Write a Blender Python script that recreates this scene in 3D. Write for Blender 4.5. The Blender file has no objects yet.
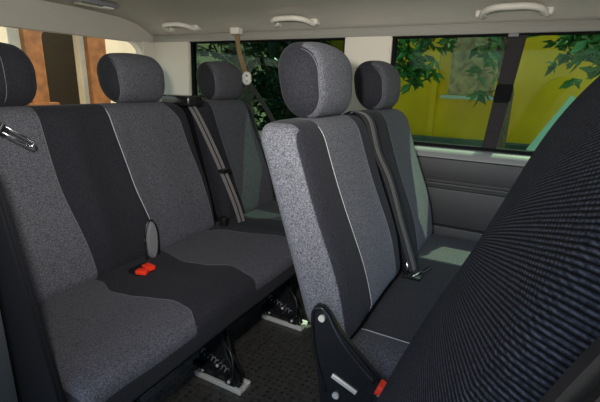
import bpy, bmesh, math, random
from mathutils import Vector, Matrix
from mathutils.bvhtree import BVHTree
random.seed(7)
S = bpy.context.scene
COL = S.collection

# ------------------------------------------------------------------ camera
# world: x across the vehicle (door opening at x=0.45, far side x=2.0), y to the rear, z up
fpx = 410.0
Xc = Vector((230., 111., -410.)).normalized()
Yc = Vector((-800., 141., -410.)); Yc = (Yc - Xc * Yc.dot(Xc)).normalized()
Zc = Xc.cross(Yc)
R = Matrix((Xc, Yc, Zc))            # camera axes expressed in world
cd = bpy.data.cameras.new('camera'); cam = bpy.data.objects.new('camera', cd); COL.objects.link(cam)
cam.matrix_world = Matrix.Translation((0, 0, 1.08)) @ R.to_4x4()
cd.sensor_width = 36; cd.lens = fpx / 600 * 36; cd.clip_start = .01; cd.clip_end = 300
S.camera = cam

# ------------------------------------------------------------------ world, sun, flash, exposure
w = bpy.data.worlds.new('world'); S.world = w; w.use_nodes = True
nt = w.node_tree; bg = nt.nodes['Background']
sky = nt.nodes.new('ShaderNodeTexSky'); sky.sky_type = 'NISHITA'; sky.sun_disc = False
sky.sun_elevation = math.radians(60); sky.sun_rotation = math.radians(90)
nt.links.new(sky.outputs[0], bg.inputs[0]); bg.inputs[1].default_value = .32
sd = bpy.data.lights.new('sun', 'SUN'); sd.energy = 7; sd.angle = math.radians(.6); sd.color = (1, .95, .86)
so = bpy.data.objects.new('sun', sd); COL.objects.link(so)
so.rotation_euler = Vector((-.50, .27, -.86)).to_track_quat('-Z', 'Y').to_euler(); so.location = (6, 0, 8)
ld = bpy.data.lights.new('camera_flash', 'SPOT'); ld.shadow_soft_size = .03; ld.energy = 66; ld.spot_size = math.radians(122); ld.spot_blend = 1
ld.color = (1, .97, .93)
lo = bpy.data.objects.new('camera_flash', ld); COL.objects.link(lo); lo.location = (.04, .19, 1.20)
lo.rotation_euler = Vector((.78, .58, .0)).to_track_quat('-Z', 'Y').to_euler()
S.view_settings.view_transform = 'Standard'; S.view_settings.look = 'None'
S.view_settings.gamma = 1; S.view_settings.use_curve_mapping = False
S.view_settings.exposure = 0.4

# ------------------------------------------------------------------ materials
def mat(name, col, rough=.6, metal=0, spec=.5, bump=None, speck=None, sheen=0, coat=0):
    m = bpy.data.materials.new(name); m.use_nodes = True
    n = m.node_tree.nodes; l = m.node_tree.links; b = n['Principled BSDF']
    b.inputs['Base Color'].default_value = (*col, 1); b.inputs['Roughness'].default_value = rough
    b.inputs['Metallic'].default_value = metal; b.inputs['Specular IOR Level'].default_value = spec
    b.inputs['Sheen Weight'].default_value = sheen; b.inputs['Coat Weight'].default_value = coat
    tc = n.new('ShaderNodeTexCoord')
    if speck:
        sc, amt = speck
        t = n.new('ShaderNodeTexNoise'); t.inputs['Scale'].default_value = sc; t.inputs['Detail'].default_value = 3
        l.new(tc.outputs['Object'], t.inputs['Vector'])
        r = n.new('ShaderNodeValToRGB'); e = r.color_ramp.elements
        e[0].position = .35; e[1].position = .65
        e[0].color = (*[c * (1 - amt) for c in col], 1); e[1].color = (*[min(1, c * (1 + amt)) for c in col], 1)
        l.new(t.outputs['Fac'], r.inputs['Fac']); l.new(r.outputs['Color'], b.inputs['Base Color'])
    if bump:
        sc, st = bump
        t = n.new('ShaderNodeTexNoise'); t.inputs['Scale'].default_value = sc; t.inputs['Detail'].default_value = 2
        l.new(tc.outputs['Object'], t.inputs['Vector'])
        bn = n.new('ShaderNodeBump'); bn.inputs['Strength'].default_value = st; bn.inputs['Distance'].default_value = .002
        l.new(t.outputs['Fac'], bn.inputs['Height']); l.new(bn.outputs['Normal'], b.inputs['Normal'])
    return m

DARK = (.0125, .0125, .0165); LIGHT = (.066, .066, .076)
def fabric(name, light=LIGHT, dark=DARK):
    """woven upholstery: vertex attribute 'panel' > 0 is the light cloth, < 0 the dark cloth"""
    m = bpy.data.materials.new(name); m.use_nodes = True
    n = m.node_tree.nodes; l = m.node_tree.links; b = n['Principled BSDF']
    b.inputs['Roughness'].default_value = .85; b.inputs['Specular IOR Level'].default_value = .25
    b.inputs['Sheen Weight'].default_value = .03; b.inputs['Sheen Roughness'].default_value = .5
    at = n.new('ShaderNodeAttribute'); at.attribute_name = 'panel'
    mr = n.new('ShaderNodeMapRange'); mr.inputs['From Min'].default_value = -.0012; mr.inputs['From Max'].default_value = .0012
    l.new(at.outputs['Fac'], mr.inputs['Value'])
    mx = n.new('ShaderNodeMix'); mx.data_type = 'RGBA'
    mx.inputs['A'].default_value = (*dark, 1); mx.inputs['B'].default_value = (*light, 1)
    l.new(mr.outputs['Result'], mx.inputs['Factor'])
    tc = n.new('ShaderNodeTexCoord')
    no = n.new('ShaderNodeTexNoise'); no.inputs['Scale'].default_value = 290; no.inputs['Detail'].default_value = 3
    no.inputs['Roughness'].default_value = .7
    l.new(tc.outputs['Object'], no.inputs['Vector'])
    r = n.new('ShaderNodeMapRange'); r.inputs['From Min'].default_value = .3; r.inputs['From Max'].default_value = .7
    r.inputs['To Min'].default_value = .12; r.inputs['To Max'].default_value = 1.95
    l.new(no.outputs['Fac'], r.inputs['Value'])
    mu = n.new('ShaderNodeVectorMath'); mu.operation = 'SCALE'
    l.new(mx.outputs['Result'], mu.inputs[0]); l.new(r.outputs['Result'], mu.inputs['Scale'])
    l.new(mu.outputs['Vector'], b.inputs['Base Color'])
    bn = n.new('ShaderNodeBump'); bn.inputs['Strength'].default_value = .5; bn.inputs['Distance'].default_value = .0015
    l.new(no.outputs['Fac'], bn.inputs['Height']); l.new(bn.outputs['Normal'], b.inputs['Normal'])
    return m

def ribbed(name, direction, normal, pitch=.0032):
    """cord-like dark cloth of the near seat, ribs running along `direction`"""
    m = bpy.data.materials.new(name); m.use_nodes = True
    n = m.node_tree.nodes; l = m.node_tree.links; b = n['Principled BSDF']
    b.inputs['Roughness'].default_value = .8; b.inputs['Specular IOR Level'].default_value = .12
    d = Vector(direction).normalized(); q = Vector(normal).cross(d).normalized()
    tc = n.new('ShaderNodeTexCoord')
    dt = n.new('ShaderNodeVectorMath'); dt.operation = 'DOT_PRODUCT'; dt.inputs[1].default_value = q
    l.new(tc.outputs['Object'], dt.inputs[0])
    dl = n.new('ShaderNodeVectorMath'); dl.operation = 'DOT_PRODUCT'; dl.inputs[1].default_value = d
    l.new(tc.outputs['Object'], dl.inputs[0])
    no = n.new('ShaderNodeTexNoise'); no.inputs['Scale'].default_value = 55; l.new(tc.outputs['Object'], no.inputs['Vector'])
    def math_(op, a, b_=None, c=None):
        x = n.new('ShaderNodeMath'); x.operation = op
        for i, v in enumerate((a, b_, c)):
            if v is None: continue
            if isinstance(v, (int, float)): x.inputs[i].default_value = v
            else: l.new(v, x.inputs[i])
        return x.outputs[0]
    ph = math_('MULTIPLY_ADD', dt.outputs['Value'], 2 * math.pi / pitch, math_('MULTIPLY', no.outputs['Fac'], 1.5))
    s1 = math_('MULTIPLY_ADD', math_('SINE', ph), .5, .5)
    ph2 = math_('MULTIPLY_ADD', dl.outputs['Value'], 2 * math.pi / .0042, math_('MULTIPLY', ph, .5))
    s2 = math_('MULTIPLY_ADD', math_('SINE', ph2), .3, .7)
    h = math_('MULTIPLY', s1, s2)
    n2 = n.new('ShaderNodeTexNoise'); n2.inputs['Scale'].default_value = 420; l.new(tc.outputs['Object'], n2.inputs['Vector'])
    k = n.new('ShaderNodeMapRange'); k.inputs['From Min'].default_value = .35; k.inputs['From Max'].default_value = .7
    k.inputs['To Min'].default_value = .5; k.inputs['To Max'].default_value = 1.5
    l.new(n2.outputs['Fac'], k.inputs['Value'])
    h2 = math_('MULTIPLY', h, k.outputs['Result'])
    mx = n.new('ShaderNodeMix'); mx.data_type = 'RGBA'
    mx.inputs['A'].default_value = (.0015, .0016, .0026, 1); mx.inputs['B'].default_value = (.085, .090, .115, 1)
    l.new(h2, mx.inputs['Factor']); l.new(mx.outputs['Result'], b.inputs['Base Color'])
    bn = n.new('ShaderNodeBump'); bn.inputs['Strength'].default_value = .8; bn.inputs['Distance'].default_value = .0025
    l.new(h, bn.inputs['Height']); l.new(bn.outputs['Normal'], b.inputs['Normal'])
    return m

def glass(name, tint, gloss=.007):
    m = bpy.data.materials.new(name); m.use_nodes = True
    n = m.node_tree.nodes; l = m.node_tree.links; n.remove(n['Principled BSDF'])
    t = n.new('ShaderNodeBsdfTransparent'); t.inputs[0].default_value = (*tint, 1)
    g = n.new('ShaderNodeBsdfGlossy'); g.inputs['Roughness'].default_value = .04; g.inputs[0].default_value = (.9, 1, .95, 1)
    mx = n.new('ShaderNodeMixShader'); mx.inputs[0].default_value = gloss
    l.new(t.outputs[0], mx.inputs[1]); l.new(g.outputs[0], mx.inputs[2])
    l.new(mx.outputs[0], n['Material Output'].inputs['Surface'])
    return m

M = dict(
    fab=fabric('seat_fabric'),
    fabc=fabric('cushion_fabric', (.056, .056, .066)),
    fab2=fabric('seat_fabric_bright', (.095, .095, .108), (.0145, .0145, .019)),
    headliner=mat('headliner', (.46, .43, .37), .95, spec=.1, bump=(300, .3)),
    pillar=mat('pillar_plastic', (.62, .57, .49), .6),
    trimlight=mat('belt_trim', (.30, .285, .25), .5),
    panel=mat('side_panel', (.032, .030, .029), .5, bump=(500, .3)),
    rail=mat('sill_rail', (.22, .22, .21), .4),
    black=mat('black_plastic', (.008, .008, .009), .35),
    blacksoft=mat('black_rubber', (.005, .005, .006), .8, spec=.12),
    gloss=mat('black_gloss_plastic', (.010, .010, .011), .22),
    brown=mat('plastic_shell', (.010, .009, .008), .3),
    webbing=mat('belt_webbing', (.15, .135, .128), .75, speck=(900, .3)),
    webdark=mat('belt_webbing_dark', (.022, .021, .021), .7, speck=(900, .3)),
    weblight=mat('belt_edge_stripe', (.11, .10, .095), .7),
    webtan=mat('belt_webbing_tan', (.20, .13, .06), .7, speck=(900, .2)),
    chrome=mat('chrome', (.75, .74, .70), .22, metal=1),
    steel=mat('dull_steel', (.68, .66, .60), .35, metal=.3),
    red=mat('red_button', (.75, .035, .012), .4),
    white=mat('white_plastic', (.62, .6, .56), .45),
    grey=mat('grey_plastic', (.16, .16, .165), .5),
    handle=mat('handle_plastic', (.66, .62, .54), .5),
    thread=mat('light_piping', (.36, .36, .36), .7),
    threadd=mat('grey_piping', (.10, .10, .115), .7),
    jamb=mat('painted_jamb', (.045, .05, .052), .22, coat=.5),
    divider=mat('window_divider', (.030, .026, .026), .8, spec=.15),
    yellow=mat('yellow_plaster', (.95, .52, .008), .9, speck=(2, .12)),
    cream=mat('cream_plaster', (.78, .62, .38), .9, speck=(3, .08)),
    wood=mat('orange_wood', (.27, .095, .020), .55, speck=(9, .25)),
    dim=mat('dim_interior', (.16, .12, .07), .8),
    shade=mat('woven_blind', (.42, .27, .13), .8, speck=(14, .4)),
    stone=mat('pale_stone', (.55, .58, .5), .8),
    lowwall=mat('dark_kerb', (.07, .10, .075), .9),
    ground=mat('paving', (.20, .19, .17), .9, speck=(5, .2)),
    teal=mat('pale_teal_board', (.45, .72, .60), .6),
    bark=mat('bark', (.12, .075, .04), .9, speck=(30, .4)),
)
M['glass_green'] = glass('green_tinted_glass', (.66, .82, .66))
M['glass_dark'] = glass('dark_tinted_glass', (.30, .42, .34), .015)
M['glass_clear'] = glass('rear_window_glass', (.96, .97, .94), .015)

def floor_mat():
    m = mat('rubber_floor', (.050, .047, .042), .45, speck=(40, .25))
    n = m.node_tree.nodes; l = m.node_tree.links; b = n['Principled BSDF']
    tc = n.new('ShaderNodeTexCoord'); v = n.new('ShaderNodeTexVoronoi'); v.inputs['Scale'].default_value = 42
    v.inputs['Randomness'].default_value = .25
    l.new(tc.outputs['Object'], v.inputs['Vector'])
    r = n.new('ShaderNodeValToRGB'); e = r.color_ramp.elements; e[0].position = .12; e[0].color = (0, 0, 0, 1); e[1].position = .3
    l.new(v.outputs['Distance'], r.inputs['Fac'])
    old = b.inputs['Base Color'].links[0].from_socket
    mx = n.new('ShaderNodeMix'); mx.data_type = 'RGBA'; mx.inputs['A'].default_value = (.006, .006, .006, 1)
    l.new(r.outputs['Color'], mx.inputs['Factor']); l.new(old, mx.inputs['B']); l.new(mx.outputs['Result'], b.inputs['Base Color'])
    bn = n.new('ShaderNodeBump'); bn.inputs['Strength'].default_value = .6; bn.inputs['Distance'].default_value = .003
    l.new(r.outputs['Color'], bn.inputs['Height']); l.new(bn.outputs['Normal'], b.inputs['Normal'])
    return m
M['floor'] = floor_mat()

def leaf_mat(name, a, b_):
    m = bpy.data.materials.new(name); m.use_nodes = True
    n = m.node_tree.nodes; l = m.node_tree.links; b = n['Principled BSDF']
    g = n.new('ShaderNodeNewGeometry'); r = n.new('ShaderNodeValToRGB')
    r.color_ramp.elements[0].color = (*a, 1); r.color_ramp.elements[1].color = (*b_, 1)
    l.new(g.outputs['Random Per Island'], r.inputs['Fac']); l.new(r.outputs['Color'], b.inputs['Base Color'])
    b.inputs['Roughness'].default_value = .3
    return m
M['leaf'] = leaf_mat('glossy_leaf', (.012, .06, .014), (.07, .22, .04))
M['leafdark'] = leaf_mat('dark_leaf', (.006, .03, .01), (.03, .10, .025))

# ------------------------------------------------------------------ helpers
def base(o):
    p = o
    return p
def link(name, me, m, parent=None, smooth=False):
    o = bpy.data.objects.new(name, me); COL.objects.link(o)
    if m: me.materials.append(m)
    if smooth:
        for p in me.polygons: p.use_smooth = True
    if parent is not None:
        root = parent
        off = Vector((0, 0, 0))
        while root is not None: off += root.location; root = root.parent
        me.transform(Matrix.Translation(-off))
        o.parent = parent
    return o
def tag(o, label=None, cat=None, group=None, kind=None):
    if label: o['label'] = label
    if cat: o['category'] = cat
    if group: o['group'] = group
    if kind: o['kind'] = kind
    return o
def thing(name, loc, label, cat, group=None):
    o = bpy.data.objects.new(name, None); COL.objects.link(o); o.location = loc; o.empty_display_size = .05
    return tag(o, label, cat, group)

class MB:
    def __init__(s): s.bm = bmesh.new()
    def box(s, a, b, bev=0, seg=2, rot=None):
        a, b = Vector(a), Vector(b); t = bmesh.new()
        bmesh.ops.create_cube(t, size=1)
        for v in t.verts: v.co = Vector(((v.co.x) * (b.x - a.x), v.co.y * (b.y - a.y), v.co.z * (b.z - a.z)))
        if bev: bmesh.ops.bevel(t, geom=t.edges[:], offset=bev, segments=seg, profile=.6, affect='EDGES')
        mtx = Matrix.Translation((a + b) / 2)
        if rot is not None: mtx = mtx @ rot.to_4x4()
        bmesh.ops.transform(t, matrix=mtx, verts=t.verts)
        s.add(t); return s
    def add(s, t):
        me = bpy.data.meshes.new('t'); t.to_mesh(me); t.free(); s.bm.from_mesh(me); bpy.data.meshes.remove(me)
    def cyl(s, p, q, r, n=16, r2=None):
        p, q = Vector(p), Vector(q); d = q - p; t = bmesh.new()
        bmesh.ops.create_cone(t, cap_ends=True, segments=n, radius1=r, radius2=r if r2 is None else r2, depth=d.length)
        bmesh.ops.transform(t, matrix=Matrix.Translation((p + q) / 2) @ d.to_track_quat('Z', 'Y').to_matrix().to_4x4(), verts=t.verts)
        s.add(t); return s
    def tube(s, pts, r, n=8, sx=1.0):
        pts = [Vector(p) for p in pts]; rings = []
        up = Vector((0, 0, 1))
        for i, p in enumerate(pts):
            d = (pts[min(i + 1, len(pts) - 1)] - pts[max(i - 1, 0)]).normalized()
            a = d.cross(up)
            if a.length < .05: a = d.cross(Vector((1, 0, 0)))
            a.normalize(); b = d.cross(a)
            rr = r[i] if isinstance(r, (list, tuple)) else r
            rings.append([s.bm.verts.new(p + a * math.cos(t) * rr * sx + b * math.sin(t) * rr) for t in [2 * math.pi * k / n for k in range(n)]])
        for A, B in zip(rings, rings[1:]):
            for k in range(n): s.bm.faces.new((A[k], A[(k + 1) % n], B[(k + 1) % n], B[k]))
        s.bm.faces.new(rings[0]); s.bm.faces.new(rings[-1][::-1]); return s
    def ribbon(s, pts, wdir, w, th=.0025):
        pts = [Vector(p) for p in pts]; rings = []
        for i, p in enumerate(pts):
            d = (pts[min(i + 1, len(pts) - 1)] - pts[max(i - 1, 0)]).normalized()
            wd = wdir[i] if isinstance(wdir, list) else wdir
            wd = Vector(wd); wd = (wd - d * wd.dot(d)).normalized(); nn = d.cross(wd)
            rings.append([s.bm.verts.new(p + wd * a * w / 2 + nn * b * th / 2) for a, b in ((-1, -1), (1, -1), (1, 1), (-1, 1))])
        for A, B in zip(rings, rings[1:]):
            for k in range(4): s.bm.faces.new((A[k], A[(k + 1) % 4], B[(k + 1) % 4], B[k]))
        s.bm.faces.new(rings[0]); s.bm.faces.new(rings[-1][::-1]); return s
    def prism(s, poly, axis, a, b, bev=0):
        """poly: 2-D outline in the plane across `axis`, extruded from a to b"""
        t = bmesh.new()
        def P(u, v, h): return {'x': (h, u, v), 'y': (u, h, v), 'z': (u, v, h)}[axis]
        A = [t.verts.new(P(u, v, a)) for u, v in poly]; f = t.faces.new(A)
        r = bmesh.ops.extrude_face_region(t, geom=[f])
        dv = Vector(P(0, 0, b - a))
        for v in [g for g in r['geom'] if isinstance(g, bmesh.types.BMVert)]: v.co += dv
        bmesh.ops.recalc_face_normals(t, faces=t.faces)
        if bev: bmesh.ops.bevel(t, geom=t.edges[:], offset=bev, segments=2, affect='EDGES')
        s.add(t); return s
    def build(s, name, m, parent=None, smooth=False, autosmooth=False):
        bmesh.ops.recalc_face_normals(s.bm, faces=s.bm.faces)
        me = bpy.data.meshes.new(name); s.bm.to_mesh(me); s.bm.free()
        o = link(name, me, m, parent, smooth)
        if autosmooth:
            for p in me.polygons: p.use_smooth = True
            me.set_sharp_from_angle(angle=math.radians(35))
        return o

def smooth_path(pts, n=10):
    pts = [Vector(p) for p in pts]; out = []
    P = [pts[0]] + pts + [pts[-1]]
    for i in range(1, len(P) - 2):
        for k in range(n):
            t = k / n; a, b, c, d = P[i - 1], P[i], P[i + 1], P[i + 2]
            out.append(.5 * ((2 * b) + (c - a) * t + (2 * a - 5 * b + 4 * c - d) * t * t + (3 * b - a - 3 * c + d) * t ** 3))
    out.append(pts[-1]); return out

def itp(t, tab):
    tab = sorted(tab)
    if t <= tab[0][0]: return tab[0][1]
    for (a, u), (b, v) in zip(tab, tab[1:]):
        if t <= b:
            k = (t - a) / (b - a); k = k * k * (3 - 2 * k) if len(tab) > 2 else k
            return u + (v - u) * k
    return tab[-1][1]

def slab(name, a, b, r, cell, m, parent, deform=None, panel=None, seamr=None):
    """rounded box a..b on a fine lattice; r=(rx,ry,rz) edge radii; deform(p)->p; panel(p)->signed value"""
    a, b = Vector(a), Vector(b); N = [max(2, round((b[i] - a[i]) / cell)) for i in range(3)]
    bm = bmesh.new(); idx = {}; vals = {}
    lay = bm.verts.layers.float.new('panel')
    def V(i, j, k):
        key = (i, j, k)
        if key in idx: return idx[key]
        p = Vector((a.x + (b.x - a.x) * i / N[0], a.y + (b.y - a.y) * j / N[1], a.z + (b.z - a.z) * k / N[2]))
        q = Vector([min(max(p[c], a[c] + r[c]), b[c] - r[c]) for c in range(3)])
        d = Vector([(p[c] - q[c]) / r[c] for c in range(3)])
        L = d.length; mx = max(abs(d.x), abs(d.y), abs(d.z))
        if L > 0: d = d * (mx / L)
        p = Vector([q[c] + d[c] * r[c] for c in range(3)])
        val = panel(p) if panel else 1
        if deform: p = deform(p)
        v = bm.verts.new(p); v[lay] = val
        idx[key] = v; return v
    for ax in range(3):
        u, w_ = [(1, 2), (2, 0), (0, 1)][ax]
        for side in (0, N[ax]):
            for i in range(N[u]):
                for j in range(N[w_]):
                    q = []
                    for di, dj in ((0, 0), (1, 0), (1, 1), (0, 1)):
                        c = [0, 0, 0]; c[ax] = side; c[u] = i + di; c[w_] = j + dj; q.append(V(*c))
                    if side == 0: q.reverse()
                    bm.faces.new(q)
    bvh = BVHTree.FromBMesh(bm)
    me = bpy.data.meshes.new(name); bm.to_mesh(me); bm.free()
    o = link(name, me, m, parent, True)
    return o, bvh

def piping(name, bvh, pts, direction, rad, m, parent, lift=0.0):
    d = Vector(direction).normalized(); out = []
    for p in pts:
        h = bvh.ray_cast(Vector(p) - d * 1.0, d)
        if h[0] is not None: out.append(h[0] - d * lift)
    if len(out) < 3: return None
    return MB().tube(out, rad, 6).build(name, m, parent, True)

# ------------------------------------------------------------------ the vehicle shell
XW = 2.0
def struct(o): o['kind'] = 'structure'; return o
struct(MB().box((-.4, -1.3, -.03), (2.05, 2.2, 0)).build('floor', M['floor']))
# far side wall: lower panel, header, pillars
wf = MB()
wf.box((XW, -1.3, 0), (2.10, 2.2, .80)).box((XW, -1.3, 1.305), (2.10, 2.2, 1.345))
struct(wf.build('wall_far', M['trimlight']))
pl = MB()
pl.prism([(.600, .80), (.600, 1.31), (.835, 1.31), (.835, .80)], 'x', XW - .012, XW + .07, .006)
struct(pl.build('trim_1', M['pillar'], autosmooth=True))
pl = MB().prism([(1.855, .80), (1.845, 1.31), (2.145, 1.31), (2.145, .80)], 'x', XW - .012, XW + .07, .006)
struct(pl.build('trim_2', M['pillar'], autosmooth=True))
struct(MB().prism([(-1.3, .80), (-1.3, 1.31), (-1.05, 1.31), (-1.05, .80)], 'x', XW - .012, XW + .07, .006).build('trim_3', M['pillar']))
# lower trim panel with its grooves and ledges
pn = MB()
pn.box((XW - .03, -1.25, .665), (XW + .005, 1.9, .762), .006)
pn.box((XW - .036, -1.25, .635), (XW + .005, 1.9, .650), .004)
pn.box((XW - .034, -1.25, .452), (XW + .005, 1.9, .624), .007)
pn.box((XW - .018, -1.25, .02), (XW + .005, 1.9, .77))
pn.box((XW - .055, -1.25, .02), (XW + .005, 1.9, .446), .008)
struct(pn.build('trim_4', M['panel'], autosmooth=True))
sl = MB().prism([(XW - .040, .768), (XW - .032, .790), (XW - .010, .806), (XW + .03, .812), (XW + .03, .768)], 'y', -1.25, 2.1)
struct(sl.build('trim_5', M['rail'], autosmooth=True))
# window frames
def side_window(nm, y0, y1, z0, z1, gl, div=None):
    t = bpy.data.objects.new(nm, None); COL.objects.link(t); t.location = (XW + .03, (y0 + y1) / 2, z0); t['kind'] = 'structure'
    f = MB()
    f.box((XW + .005, y0, z0), (XW + .05, y1, z0 + .014)); f.box((XW - .002, y0, z1 - .010), (XW + .05, y1, z1))
    f.box((XW + .005, y0, z0), (XW + .05, y0 + .012, z1)); f.box((XW + .005, y1 - .012, z0), (XW + .05, y1, z1))
    f.build('window_frame', M['blacksoft'], t)
    MB().box((XW + .028, y0 + .01, z0 + .01), (XW + .032, y1 - .01, z1 - .008)).build('pane', gl, t)
    return t
w1 = side_window('window_1', -1.05, .60, .812, 1.305, M['glass_green'])
w2 = side_window('window_2', .835, 1.855, .812, 1.305, M['glass_dark'])
# leaning divider bar of the sliding pane
dv = MB().prism([(.045, 1.298), (.112, 1.298), (.150, .822), (.092, .822)], 'x', XW + .004, XW + .05, .004)
d_ = dv.build('sliding_pane_divider', M['divider'], w1, autosmooth=True)
MB().prism([(.062, 1.10), (.128, 1.10), (.134, 1.025), (.068, 1.025)], 'x', XW - .014, XW + .02, .005).build('latch', M['blacksoft'], d_)
MB().box((XW - .010, .072, 1.285), (XW + .02, .115, 1.304), .003).build('stop', M['black'], d_)
# header moulding above the windows
struct(MB().prism([(XW + .02, 1.298), (XW - .012, 1.302), (XW - .020, 1.318), (XW - .012, 1.338), (XW + .02, 1.346)], 'y', -1.3, 2.13).build('trim_6', M['trimlight'], autosmooth=True))

# ceiling with its coved edge
prof = [(2.10, 1.344), (1.988, 1.344), (1.972, 1.352), (1.94, 1.368), (1.88, 1.396), (1.76, 1.418), (1.5, 1.43), (1.1, 1.434), (.6, 1.43), (.1, 1.41), (-.05, 1.40)]
prof2 = prof + [(-.05, 1.50), (2.10, 1.50)]
cl = MB().prism(prof2, 'y', -1.3, 2.2)
struct(cl.build('ceiling', M['headliner'], autosmooth=True))

# tailgate wall with its window
YB = 2.15
z0, z1, xr = .80, 1.295, 1.905
wb = MB()
wb.box((.30, YB, 0), (2.1, YB + .06, z0)); wb.box((.30, YB, z1), (2.1, YB + .06, 1.44))
struct(wb.build('wall_back', M['headliner']))
struct(MB().box((xr, YB - .01, z0), (2.05, YB + .06, z1 + .005), .004).box((.30, YB - .01, z0), (.40, YB + .06, z1 + .005), .004).build('trim_7', M['pillar']))
w3 = bpy.data.objects.new('window_3', None); COL.objects.link(w3); w3.location = (1.15, YB, z0); w3['kind'] = 'structure'
g = MB(); g.box((.4, YB + .03, z0 - .005), (xr + .01, YB + .034, z1 + .005)); g.build('pane', M['glass_clear'], w3)
fr = MB()
# frame with rounded upper corners
def corner(cx_, cz_, r, sx):
    pts = [(cx_ + sx * r, cz_ + r)]
    pts += [(cx_ + sx * r * math.cos(t), cz_ + r * math.sin(t)) for t in [math.pi / 2 * k / 8 for k in range(9)]]
    return pts
fr.prism(corner(xr - .09, z1 - .09, .092, 1), 'y', YB + .0, YB + .05)
fr.prism(corner(.40 + .09, z1 - .09, .092, -1), 'y', YB + .0, YB + .05)
fr.build('window_frame', M['pillar'], w3)
# quarter panel beside the sliding door opening
struct(MB().box((.27, .93, 0), (.392, 2.15, .80), .012).box((.27, .93, 1.30), (.392, 2.15, 1.42)).box((.27, .93, .79), (.392, 1.03, 1.31), .01).build('wall_near', M['jamb'], autosmooth=True))
w4 = side = bpy.data.objects.new('window_4', None); COL.objects.link(w4); w4.location = (.33, 1.6, .80); w4['kind'] = 'structure'
MB().box((.33, 1.02, .79), (.334, 2.15, 1.305)).build('pane', M['glass_green'], w4)

# interior lamp on the ceiling
t = thing('ceiling_lamp', (1.40, 1.88, 1.42), 'slim chrome-edged interior lamp on the ceiling above the rear bench', 'lamp')
MB().box((1.30, 1.835, 1.408), (1.50, 1.925, 1.428), .006).build('housing', M['grey'], t, autosmooth=True)
MB().box((1.31, 1.845, 1.402), (1.42, 1.90, 1.412), .003).build('lens', M['chrome'], t)
MB().box((1.435, 1.85, 1.402), (1.487, 1.90, 1.411), .003).build('switch', M['white'], t)

# grab handles
def handle(yc, half, label, x=1.90, z=1.372):
    t = thing('grab_handle', (x, yc, z), label, 'grab handle', 'grab handles along the far roof edge')
    pts = smooth_path([(x + .045, yc - half, z - .006), (x + .02, yc - half * .98, z - .012), (x - .030, yc - half * .84, z - .002), (x - .062, yc - half * .5, z + .004), (x - .066, yc, z + .005), (x - .062, yc + half * .5, z + .004),
                       (x - .030, yc + half * .84, z - .002), (x + .02, yc + half * .98, z - .012), (x + .045, yc + half, z - .006)], 6)
    MB().tube(pts, .0125, 10).build('grip', M['handle'], t, True)
    for s in (-1, 1):
        MB().box((x + .012, yc + s * half - .022, z - .016), (x + .055, yc + s * half + .022, z + .014), .009, 3).build('mount_cap', M['handle'], t, autosmooth=True)
    return t
handle(.105, .115, 'beige grab handle above the middle window with the black divider')
handle(1.085, .110, 'beige grab handle above the dark leafy window behind the near headrest')
handle(1.83, .10, 'beige grab handle at the rear corner pillar, farthest from the camera')

# ------------------------------------------------------------------ seats
def headrest(cx_, yf, parent, T=.13, W=.29, z0=.985, z1=1.168, lean=.12, fab='fab', bulge=1.0, front=.118, post=True, rx=.055):
    yb = yf + T
    def de(p):
        k = (p.z - z0) / (z1 - z0)
        fx = 1 - .10 * (1 - k) ** 2 - .05 * k ** 3
        x = cx_ + (p.x - cx_) * fx
        u = (p.x - cx_) / (W / 2)
        y = p.y + (p.z - z0) * lean - .012 * (1 - u * u) * (1 - (p.y - yf) / T)
        y += .012 * (k - .5) * ((p.y - yf) / T - .5) * 2
        return Vector((x, y, p.z + .010 * (1 - u * u) * (1 if k > .5 else 0) * (2 * k - 1) - .004 * u * u))
    def pa(p):
        u = abs(p.x - cx_); d = p.y - yf
        return min(front - u, .055 - d)
    o, b = slab('headrest', (cx_ - W / 2, yf, z0), (cx_ + W / 2, yb, z1), (rx, .060, .075), .009, M[fab], parent, de, pa)
    pts = [(cx_ + s_ * 1, 0, z) for s_, z in []]
    zz = [z0 + .012 + (z1 - z0 - .02) * k / 24 for k in range(25)]
    for s in (-1, 1):
        piping('piping', b, [(cx_ + s * front * (1 - .10 * (1 - (z - z0) / (z1 - z0)) ** 2), 0, z) for z in zz], (0, 1, 0), .0012, M['threadd'], o)
    for s in (-1, 1):
        MB().cyl((cx_ + s * .055, yf + T / 2 - .01, z0 - .06), (cx_ + s * .055, yf + T / 2 + .005, z0 + .03), .006, 12).build('post', M['black'], o, True)
    return o

# ---- rear bench (three places)
rb = thing('rear_bench_seat', (1.22, .98, 0), 'grey and black cloth three-place bench along the rear window wall', 'bench seat')
yfr = lambda z: 1.20 + (z - .42) * .16 / .56
def mk_back(parent, x0, x1, zb, zt, yf, T, panel, fab, centres, r=(.035, .04, .05), drop=.0, cell=.011):
    def de(p):
        t = (p.y) / T                            # 0 front .. 1 back
        zz = (p.z - zb) / (zt - zb)
        pu = 0
        for c, hw in centres:
            u = (p.x - c) / hw
            if abs(u) < 1: pu += (1 - u * u) ** 2 * .0 + .5 * (1 + math.cos(math.pi * u)) * .0
            e = abs(abs(u) - .82)
            if abs(u) < 1.15: pu += .010 * math.exp(-(e / .22) ** 2)
        y = yf(p.z) + p.y - pu * (1 - t) * (.35 + .65 * math.sin(math.pi * min(1, max(0, zz))) ) - .018 * math.exp(-((zz - .30) / .25) ** 2) * (1 - t)
        top = 0
        if zz > .8:
            k = (zz - .8) / .2
            e = min(p.x - x0, x1 - p.x)
            top = -drop * k * max(0, 1 - e / .10) ** 2
        return Vector((p.x, y, p.z + top))
    return slab('backrest', (x0, 0, zb), (x1, T, zt), r, cell, M[fab], parent, de, panel)
L1 = [(.42, .53), (.70, .54), (.985, .56)]
R1 = [(.42, .800), (.76, .765), (.985, .768)]
L2 = [(.42, 1.072), (.71, 1.031), (.976, 1.018)]
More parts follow.
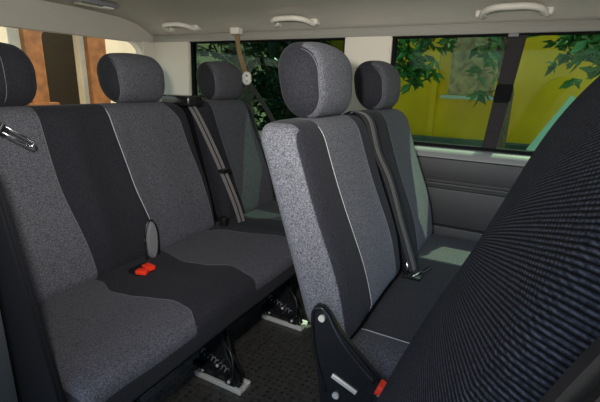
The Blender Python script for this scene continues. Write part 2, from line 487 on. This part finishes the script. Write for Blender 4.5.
R2 = [(.42, 1.400), (.64, 1.385), (.90, 1.365), (.985, 1.320)]
def p_double(p):
    x, z, y = p.x, p.z, p.y
    a = min(x - itp(z, L1), itp(z, R1) - x); b = min(x - itp(z, L2), itp(z, R2) - x)
    return min(max(a, b), .10 - y)
bk, bv = mk_back(rb, .42, 1.435, .40, .985, yfr, .12, p_double, 'fab', [(.70, .2), (1.215, .22)], drop=.03)
zs = [.43 + .54 * k / 40 for k in range(41)]
piping('piping', bv, [(itp(z, L2), 0, z) for z in zs], (0, 1, 0), .0016, M['thread'], bk)
piping('piping', bv, [(itp(z, R1), 0, z) for z in zs], (0, 1, 0), .0010, M['threadd'], bk)
piping('piping', bv, [(itp(z, R2), 0, z) for z in zs], (0, 1, 0), .0012, M['threadd'], bk)
L3 = [(.42, 1.655), (.60, 1.612), (.985, 1.598)]
R3 = [(.42, 1.93), (.985, 1.88)]
bk3, bv3 = mk_back(rb, 1.515, 1.955, .40, .985, yfr, .12, lambda p: min(p.x - itp(p.z, L3), itp(p.z, R3) - p.x, .1 - p.y), 'fab', [(1.75, .2)], drop=.03)
piping('piping', bv3, [(itp(z, L3), 0, z) for z in zs], (0, 1, 0), .0012, M['threadd'], bk3)
for c in (.68, 1.225, 1.79): headrest(c, 1.375, rb, front=-.02 if c < 1 else .118)
# recessed dark shell between the two backrests
MB().prism([(yfr(.42) + .06, .40), (yfr(.42) + .115, .40), (yfr(.97) + .115, .965), (yfr(.97) + .06, .965)], 'x', 1.425, 1.525).build('belt_housing', M['blacksoft'], rb)
# cushion
B1 = [(.70, .755), (.726, .767), (.79, .800), (.85, .806), (.93, .793), (1.02, .772), (1.08, .762), (1.167, .79)]
B2 = [(.70, 1.055), (.752, 1.069), (.863, 1.094), (.957, 1.058), (1.04, 1.045), (1.18, 1.078)]
B3 = [(.70, 1.43), (.80, 1.44), (.908, 1.436), (1.10, 1.402), (1.20, 1.36), (1.27, 1.30)]
B4 = [(.70, 1.68), (.9, 1.68), (1.04, 1.66), (1.14, 1.62), (1.25, 1.62)]
def p_cush(p):
    x, y, z = p
    a = min(x - .425, itp(y, B1) - x); b = min(x - itp(y, B2), itp(y, B3) - x); c = min(x - itp(y, B4), 1.93 - x)
    return min(max(a, b, c), z - .380)
def d_cush(p):
    x, y, z = p
    k = (z - .28) / .14
    bump = 0
    for c in (.70, 1.215, 1.76):
        u = (x - c) / .235
        bump += .008 * math.exp(-((abs(u) - .8) / .3) ** 2)
    return Vector((x, y + .035 * (1 - k) * max(0, 1 - (y - .72) / .25), z + bump * k * (1 if y < 1.2 else .5) + .012 * k * math.exp(-((y - .84) / .10) ** 2)))
cu, cv = slab('seat_cushion', (.418, .715, .285), (1.955, 1.27, .420), (.03, .045, .045), .012, M['fabc'], rb, d_cush, p_cush)
for Bn in (B1, B2, B3, B4):
    piping('piping', cv, [(itp(y, Bn), y, 0) for y in [.728 + .44 * k / 40 for k in range(41)]], (0, 0, -1), .0009, M['threadd'], cu)
MB().box((.44, .80, .245), (1.94, 1.26, .30), .01).build('seat_frame', M['blacksoft'], rb)
# near-side dark bolster shield
MB().prism([(.70, .05), (.72, .20), (.775, .41), (.829, .636), (.885, .87), (.91, .94), (1.40, .96), (1.36, .05)], 'x', .398, .414, .006).build('side_shield', M['blacksoft'], rb)

# floor anchor legs of the bench
def seat_leg(x, parent, y0=.74, y1=.955):
    b = MB()
    b.box((x - .030, y0, .0), (x + .030, y0 + .018, .016), .004).box((x - .030, y1 - .018, .0), (x + .030, y1, .016), .004)
    b.box((x - .034, y0, .0), (x - .020, y1, .020), .004).box((x + .018, y0, .0), (x + .032, y1, .020), .004)
    g = b.build('anchor_plate', M['steel'], parent, autosmooth=True); g['label'] = 'worn metal anchor plate'
    l = MB()
    l.prism([(y0 + .02, .012), (y1 - .02, .012), (y1 - .01, .10), (y1 + .02, .26), (y0 + .10, .26), (y0 + .07, .13), (y0 + .02, .06)], 'x', x - .018, x - .008, .003)
    l.prism([(y0 + .02, .012), (y1 - .02, .012), (y1 - .01, .10), (y1 + .02, .26), (y0 + .10, .26), (y0 + .07, .13), (y0 + .02, .06)], 'x', x + .008, x + .018, .003)
    for yy, zz, rr in ((y0 + .05, .04, .014), (y0 + .11, .05, .012), (y0 + .17, .045, .014), (y0 + .10, .09, .011), (y0 + .15, .12, .012), (y0 + .16, .2, .012)):
        l.cyl((x - .034, yy, zz), (x + .03, yy, zz), rr, 12)
    l.box((x - .03, y0 + .03, .018), (x + .028, y0 + .075, .05), .006)
    l.box((x - .045, y0 + .14, .055), (x - .015, y0 + .21, .075), .004)
    lg = l.build('leg', M['gloss'], parent, autosmooth=True)
    MB().tube(smooth_path([(x - .03, y0 + .05, .05), (x - .05, y0 + .02, .09), (x - .04, y0 + .03, .16), (x - .02, y0 + .09, .2)], 6), .004, 8).build('release_cable', M['black'], lg, True)
    sp = MB(); pts = []
    for k in range(61):
        tt = k / 60; pts.append((x - .026 + .009 * math.cos(tt * 50), y0 + .06 + .12 * tt, .075 + .05 * tt + .009 * math.sin(tt * 50)))
    sp.tube(pts, .0022, 6).build('spring', M['grey'], lg, True)
    for yy, zz in ((y0 + .05, .04), (y0 + .17, .045), (y0 + .10, .09)):
        MB().cyl((x - .038, yy, zz), (x - .034, yy, zz), .006, 6).build('bolt', M['steel'], lg)
for x in (1.015, 1.475): seat_leg(x, rb)
seat_leg(.62, rb)

# ---- middle bench (two places)
mb_ = thing('middle_bench_seat', (1.36, .20, 0), 'grey cloth two-place bench in the middle of the cabin beside the far wall', 'bench seat')
yfm = lambda z: .30 + (z - .42) * .32
SL = .876
def stripe(z): return itp(z, [(.42, 1.045), (.68, 1.020), (.985, 1.006)])
def stripeR(z): return itp(z, [(.42, 1.29), (.985, 1.265)])
def p_near(p):
    x, z, y = p.x, p.z, p.y
    front = min(x - stripe(z), stripeR(z) - x)
    sideL = min(y - .012, .905 - x)       # light cloth wraps the near side of the backrest
    return max(front, sideL)
nb, nv = mk_back(mb_, .862, 1.370, .43, .985, yfm, .125, p_near, 'fab2', [(1.135, .23)], r=(.04, .035, .055), drop=.012, cell=.010)
piping('piping', nv, [(stripe(z), 0, z) for z in zs], (0, 1, 0), .0015, M['thread'], nb)
piping('piping', nv, [(stripeR(z), 0, z) for z in zs], (0, 1, 0), .0010, M['threadd'], nb)
def stripeF(z): return itp(z, [(.42, 1.60), (.985, 1.575)])
fb, fv = mk_back(mb_, 1.425, 1.915, .40, .985, yfm, .125, lambda p: min(p.x - stripeF(p.z), 1.86 - p.x), 'fab', [(1.69, .21)], r=(.04, .035, .055), drop=.02)
piping('piping', fv, [(stripeF(z), 0, z) for z in zs], (0, 1, 0), .0011, M['threadd'], fb)
headrest(1.15, .485, mb_, fab='fab2', T=.135, W=.30, z0=.985, z1=1.185, front=.122)
headrest(1.715, .485, mb_, front=.120)
def p_mc(p):
    x, y, z = p
    return max(min(.972 - x, z - .33) , min(x - 1.57, 1.90 - x, z - .37))
def d_mc(p):
    x, y, z = p; k = (z - .27) / .15
    return Vector((x, y, z + k * (.010 * math.exp(-((x - .93) / .07) ** 2) - .03 * max(0, min(1, (.98 - x) / .18)) ** 2)))
mc, mv = slab('seat_cushion', (.868, -.17, .27), (1.925, .345, .420), (.04, .045, .045), .012, M['fab_mid'] if 'fab_mid' in M else fabric('seat_fabric_middle', (.050, .050, .058), (.026, .026, .031)), mb_, d_mc, p_mc)
piping('piping', mv, [(.972 + .010 * (y > 9), y, 0) for y in [-.14 + .45 * k / 30 for k in range(31)]], (0, 0, -1), .0016, M['thread'], mc)
MB().box((.88, -.12, .20), (1.90, .34, .285), .01).build('seat_frame', M['blacksoft'], mb_)
def base_box(x):
    b = MB(); b.prism([(-.06, 0), (.33, 0), (.33, .22), (.28, .22), (.22, .05), (.04, .05), (-.02, .22), (-.06, .22)], 'x', x - .02, x + .02, .006)
    return b.build('leg', M['black'], mb_, autosmooth=True)
base_box(.93); base_box(1.80)
# recliner bracket on the near side
br = MB().prism([(.402, .520), (.396, .540), (.380, .546), (.362, .538), (.318, .482), (.205, .385), (.185, .350), (.180, .20), (.36, .18), (.375, .30), (.395, .42)], 'x', .838, .860, .006)
brk = br.build('recliner_bracket', M['gloss'], mb_, autosmooth=True); brk['label'] = 'black side bracket'
rm = smooth_path([(.836, .352, .30), (.836, .388, .41), (.836, .398, .515), (.836, .380, .538), (.836, .362, .530), (.836, .318, .464), (.836, .225, .380)], 8)
MB().tube(rm, .0045, 8).build('rim', M['gloss'], brk, True)
for y, z in ((.372, .512), (.322, .300)):
    MB().cyl((.832, y, z), (.842, y, z), .009, 16).build('bolt', M['steel'], brk, autosmooth=True)
MB().box((.833, .265, .338), (.839, .338, .350), .001, 1, Matrix.Rotation(.35, 3, 'X')).build('plate', M['steel'], brk)
MB().cyl((.825, .25, .28), (.84, .25, .28), .014, 16).build('pivot', M['black'], brk, autosmooth=True)

# ------------------------------------------------------------------ near folded seat (front right of frame)
fs = thing('tilted_single_seat', (.44, -.05, 0), 'large dark ribbed-cloth seat tilted forward at the right edge of the view', 'seat')
SB = [(.35, .155), (.441, .145), (.553, .138), (.679, .101), (.833, .035), (.951, -.007), (1.053, -.043), (1.107, -.081), (1.18, -.15)]
def ysb(z):
    t = sorted(SB)
    if z <= t[0][0]: return t[0][1]
    for (a, u), (b, v) in zip(t, t[1:]):
        if z <= b: return u + (v - u) * (z - a) / (b - a)
    return t[-1][1]
def ysm(z): return sum(ysb(z + d) for d in (-.06, -.04, -.02, 0, .02, .04, .06)) / 7
def d_fs(p):
    u = (p.x - .44) / .28
    return Vector((p.x, ysm(p.z) + p.y + .014 * (1 - u * u) * (1 if p.y > -.06 else 0), p.z))
fm = ribbed('ribbed_cloth', (.545, -.306, -.309), (0, .95, .3))
fo, _ = slab('backrest', (.170, -.14, .38), (.722, 0, 1.17), (.030, .045, .05), .014, fm, fs, d_fs, None)
sh = [( ysm(z) - .012, z) for z in [.36 + .78 * k / 14 for k in range(15)]] + [(ysm(z) - .125, z) for z in [1.14 - .78 * k / 14 for k in range(15)]]
MB().prism(sh, 'x', .150, .172, .006).build('side_shell', M['brown'], fs, autosmooth=True)
MB().box((.17, -.42, .26), (.71, .02, .40), .03, 3).build('seat_cushion', fm, fs, autosmooth=True)
MB().box((.22, -.38, .0), (.30, .0, .27), .01).build('leg', M['black'], fs); MB().box((.58, -.38, .0), (.66, .0, .27), .01).build('leg', M['black'], fs)

# ------------------------------------------------------------------ seat belts
# belt in the gap of the rear bench
tb = thing('seat_belt', (1.475, 1.25, .45), 'grey double seat belt in the gap between middle and far rear places', 'seat belt')
wp = smooth_path([(1.455, 1.455, .985), (1.465, 1.395, .993), (1.463, 1.335, .935), (1.468, 1.255, .80), (1.475, 1.185, .66), (1.49, 1.135, .53), (1.50, 1.11, .44)], 8)
MB().ribbon([p + Vector((-.012, 0, 0)) for p in wp], (1, -.15, 0), .017, .003).ribbon([p + Vector((.011, -.006, 0)) for p in wp], (1, -.15, 0), .015, .003).build('webbing', M['webbing'], tb)
MB().box((1.415, 1.33, .965), (1.515, 1.50, 1.012), .012, 3).build('belt_guide', M['gloss'], tb, autosmooth=True)
MB().box((1.45, 1.170, .672), (1.505, 1.200, .690), .004).build('clip', M['black'], tb)
MB().box((1.425, 1.15, .40), (1.455, 1.185, .47), .008, 3).build('stalk', M['black'], tb, autosmooth=True)

# belt in the gap of the middle bench
tb = thing('seat_belt', (1.39, .36, .44), 'dark seat belt running down between the two middle-row backrests', 'seat belt')
wp = smooth_path([(1.375, .560, .975), (1.372, .515, .992), (1.372, .470, .965), (1.378, .435, .86), (1.388, .385, .76), (1.392, .335, .62), (1.395, .290, .50), (1.395, .270, .445)], 8)
MB().ribbon(wp, (1, -.35, 0), .046, .003).build('webbing', M['webdark'], tb)
MB().ribbon([p + Vector((-.013, -.005, 0)) for p in wp], (1, -.35, 0), .004, .003).ribbon([p + Vector((.003, -.005, 0)) for p in wp], (1, -.35, 0), .004, .003).build('edge_stripe', M['weblight'], tb)
ak = MB().box((1.36, .235, .418), (1.44, .30, .432), .005).cyl((1.37, .29, .43), (1.36, .30, .475), .007).cyl((1.41, .25, .425), (1.45, .22, .445), .007)
ak.build('anchor', M['gloss'], tb, autosmooth=True)
MB().tube([(1.375, .285, .44), (1.372, .292, .478)], .004, 8).tube([(1.36, .262, .436), (1.42, .240, .438)], .003, 8).build('anchor_bolt', M['chrome'], tb, True)

# roof belt of the far rear place
tb = thing('seat_belt', (1.93, 1.40, 1.10), 'tan strap hanging from the roof edge to a white ring by the rear side window', 'seat belt')
MB().ribbon([(1.925, 1.445, 1.345), (1.925, 1.42, 1.22), (1.925, 1.385, 1.125)], (0, 1, 0), .028, .003).build('webbing', M['webtan'], tb)
rg = bmesh.new(); rp = [(1.92, 1.372 + .021 * math.cos(a), 1.098 + .026 * math.sin(a)) for a in [2 * math.pi * k / 24 for k in range(25)]]; rg.free()
MB().tube(rp, .0105, 10).build('ring', M['white'], tb, True)
MB().box((1.908, 1.355, 1.085), (1.93, 1.392, 1.108), .007, 3).build('tongue', M['white'], tb, autosmooth=True)
MB().ribbon(smooth_path([(1.925, 1.380, 1.085), (1.93, 1.42, 1.04), (1.94, 1.46, .98)], 6), (0, 1, 0), .012, .003).ribbon(smooth_path([(1.925, 1.365, 1.085), (1.945, 1.31, 1.00), (1.970, 1.23, .87), (1.972, 1.17, .72)], 6), (0, 1, 0), .026, .003).build('lower_webbing', M['webdark'], tb)
MB().box((1.91, 1.42, 1.325), (1.955, 1.475, 1.36), .006).build('roof_anchor', M['handle'], tb)

# belt tongue in front of the first rear place
tb = thing('seat_belt', (.60, 1.24, .90), 'chrome seat belt tongue on dark webbing at the left edge of the rear bench', 'seat belt')
def fl(pts, y=1.225): return pts
a_, b_ = Vector((.588, 1.215, .945)), Vector((.660, 1.215, .893))
dd = (b_ - a_).normalized(); pp = Vector((dd.z, 0, -dd.x))
fr_ = MB()
for s in (-1, 1):
    fr_.tube([a_ + pp * s * .0085, b_ + pp * s * .0085], .0026, 8)
fr_.tube([b_ + pp * .0085, b_ + dd * .005, b_ - pp * .0085], .0030, 8)
fr_.build('tongue', M['chrome'], tb, True)
MB().ribbon([(.50, 1.235, 1.01), (.545, 1.222, .975), (.594, 1.213, .945)], (.5, 0, .8), .03, .006).build('webbing', M['webdark'], tb)
MB().cyl(a_ + pp * .011, a_ - pp * .011, .008, 12).build('sleeve', M['black'], tb, autosmooth=True)

# buckles
t = thing('seat_belt_buckle', (.91, 1.09, .42), 'red-buttoned black buckle pair lying on the rear bench cushion', 'buckle')
MB().box((.872, 1.085, .418), (.945, 1.135, .442), .006).build('body', M['black'], t, autosmooth=True)
rot = Matrix.Rotation(.35, 3, 'Z')
MB().box((.874, 1.060, .432), (.900, 1.100, .447), .004, 2, rot).build('button', M['red'], t, autosmooth=True)
MB().box((.903, 1.062, .436), (.932, 1.104, .452), .004, 2, Matrix.Rotation(-.15, 3, 'Z')).build('button', M['red'], t, autosmooth=True)
t = thing('seat_belt_buckle', (.86, .20, .36), 'red-buttoned black buckle at the foot of the near bracket', 'buckle')
MB().box((.800, .165, .31), (.836, .222, .375), .008, 3, Matrix.Rotation(.3, 3, 'X')).build('body', M['gloss'], t, autosmooth=True)
MB().box((.803, .172, .366), (.834, .212, .398), .005, 2, Matrix.Rotation(.35, 3, 'X')).build('button', M['red'], t, autosmooth=True)
t = thing('seat_belt_buckle', (1.06, 1.17, .42), 'grey oval buckle stalk standing against the middle rear backrest', 'buckle')
st = MB(); st.prism([(1.012 + .025 * math.cos(a), .497 + .074 * math.sin(a)) for a in [2 * math.pi * k / 28 for k in range(28)]], 'y', 1.155, 1.182, .006)
st.build('cover', M['grey'], t, autosmooth=True)
MB().tube(smooth_path([(.984, 1.166, .43), (.985, 1.166, .53), (1.012, 1.166, .576), (1.039, 1.166, .53), (1.040, 1.166, .43)], 6), .004, 8).build('rim', M['black'], t, True)

# ------------------------------------------------------------------ outside
g = MB().box((-12, -12, -.55), (16, 16, -.5)).build('ground', M['ground']); g['kind'] = 'structure'
t = thing('yellow_house', (5.3, .5, -.5), 'yellow plastered house wall with blind and pale sill beyond the middle window', 'house')
MB().box((5.0, -5, -.5), (5.6, 2.35, 3.2)).build('wall', M['yellow'], t)
MB().box((4.93, .34, 1.01), (5.01, .80, 2.2)).build('window_blind', M['shade'], t)
MB().box((4.86, .24, .965), (5.02, .86, 1.0)).build('window_sill', M['stone'], t)
MB().box((4.955, .93, -.5), (5.0, .99, 3.2)).build('downpipe', M['yellow'], t)
MB().box((4.955, .13, -.5), (5.0, .17, 3.2)).build('corner_moulding', M['yellow'], t)
t = MB().box((4.5, -3, -.5), (4.7, 2.3, .56)).build('low_wall', M['lowwall']); tag(t, 'low dark green wall in front of the yellow house', 'wall')
for k, (y0, za, y1, zb, lab) in enumerate(((-.099, .581, -.336, 1.025, 'pale teal board leaning outside, the upper and longer of two'), (-.15, .55, -.325, .85, 'pale teal board leaning outside, the lower and shorter of two'))):
    a_, b_ = Vector((4.30 + .09 * k, y0 * 1.06, -.5)), Vector((4.30 + .09 * k, y1 * 1.06, zb))
    d = Vector((0, y1 - y0, zb - za)).normalized()
    a_ = b_ - d * ((zb + .5) / d.z)
    m_ = MB().ribbon([a_, b_], (0, d.z, -d.y), .09, .03).build('leaning_board', M['teal']); tag(m_, lab, 'board', 'boards leaning outside the middle window')
# house behind the tailgate: plaster wall, wooden posts, dark doorway
t = thing('entrance_house', (3.4, 5.2, -.5), 'cream house front with orange wooden posts and a dark doorway behind the rear window', 'house')
MB().box((-1, 5.0, -.5), (2.96, 5.4, 3.2)).box((3.46, 5.0, -.5), (8, 5.12, 3.2)).box((2.9, 5.0, 1.75), (3.5, 5.4, 3.2)).build('wall', M['cream'], t)
MB().box((2.76, 4.93, -.5), (2.96, 5.02, 3.1), .01).build('door_post', M['wood'], t)
MB().box((3.52, 4.93, -.5), (3.78, 5.02, 3.1), .01).build('door_post', M['wood'], t)
MB().box((2.5, 6.4, -.5), (4.5, 6.5, 2.6)).box((2.5, 5.4, -.5), (2.6, 6.4, 2.6)).box((4.4, 5.4, -.5), (4.5, 6.4, 2.6)).build('doorway_room', M['dim'], t)
MB().box((3.0, 5.6, -.5), (3.25, 5.9, .9), .02).build('counter', M['black'], t)
MB().box((2.70, 4.90, .72), (3.05, 5.0, .78)).build('handrail', M['wood'], t)

def tree(x, y, z, rx, ry, rz, n, label, m, trunk=None, size=.11):
    t = thing('tree', (x + .1, y if trunk is None else trunk, -.5), label, 'tree', 'trees beyond the far windows')
    bm = bmesh.new()
    i = 0
    # twigs ends, then leaves around each
    while i < n:
        a, b = random.uniform(0, 2 * math.pi), math.acos(random.uniform(-1, 1)); rr = random.uniform(.55, 1)
        c = Vector((x + rx * rr * math.sin(b) * math.cos(a), y + ry * rr * math.sin(b) * math.sin(a), z + rz * rr * math.cos(b)))
        k = random.randint(6, 9)
        for q in range(k):
            d = Vector((random.uniform(-1, 1), random.uniform(-1, 1), random.uniform(-.9, .4))).normalized()
            L = size * random.uniform(.7, 1.25); wv = d.cross(Vector((random.uniform(-1, 1), random.uniform(-1, 1), random.uniform(-1, 1)))).normalized() * L * .22
            up = d.cross(wv).normalized() * L * .08
            p0 = c; p1 = c + d * L * .45; p2 = c + d * L - up
            v = [bm.verts.new(p) for p in (p0, p1 + wv + up, p2, p1 - wv + up, p1)]
            bm.faces.new((v[0], v[1], v[4])); bm.faces.new((v[1], v[2], v[4])); bm.faces.new((v[2], v[3], v[4])); bm.faces.new((v[3], v[0], v[4]))
            i += 1
    me = bpy.data.meshes.new('foliage'); bm.to_mesh(me); bm.free(); link('foliage', me, M[m], t)
    ty = y if trunk is None else trunk
    tr = MB(); tr.tube([(x + .1, ty, -.5), (x + .12, (y + ty) / 2 if trunk is None else ty, z * .6), (x + .05, y, z)], [.07, .055, .03], 10)
    for k in range(7):
        a = k * .9; tr.tube([(x + .08, ty, z * .72 + k * .05), (x + rx * .4 * math.cos(a), y + ry * .4 * math.sin(a), z), (x + rx * .8 * math.cos(a), y + ry * .8 * math.sin(a), z + rz * .4 * math.sin(k))], [.025, .015, .006], 6)
    tr.build('trunk', M['bark'], t, True)
    return t
tree(3.75, 1.05, 1.83, .45, .50, .80, 2600, 'broad-leaved green tree seen at the left of the middle window', 'leaf', trunk=1.25)
tree(3.9, .34, 1.75, .28, .13, .80, 480, 'narrow green tree seen just beside the black window divider', 'leaf', trunk=.17)
tree(3.7, -.40, 1.80, .5, .46, .66, 1300, 'spreading green tree seen at the right of the middle window', 'leaf', trunk=-.78)
tree(4.6, 3.35, 1.4, .8, .85, 1.7, 3600, 'dense dark tree filling the rear side window', 'leafdark', size=.13)
tree(6.4, 3.8, 1.3, .7, .9, 1.8, 2600, 'dark tree farthest from the vehicle, behind the dense dark tree', 'leafdark', size=.13)
tree(3.9, 2.1, 1.6, .45, .35, .9, 1200, 'dark tree at the end of the yellow wall, seen between the headrests', 'leafdark', size=.12)
t = MB().box((7.4, 2.4, -.5), (7.6, 4.8, 3.4)).build('added_backdrop', M['lowwall']); tag(t, 'tall dark green backdrop added behind the trees of the rear side window to cover bright sky', 'wall')  # added dark backdrop, covers the bright sky and ground showing between the trees
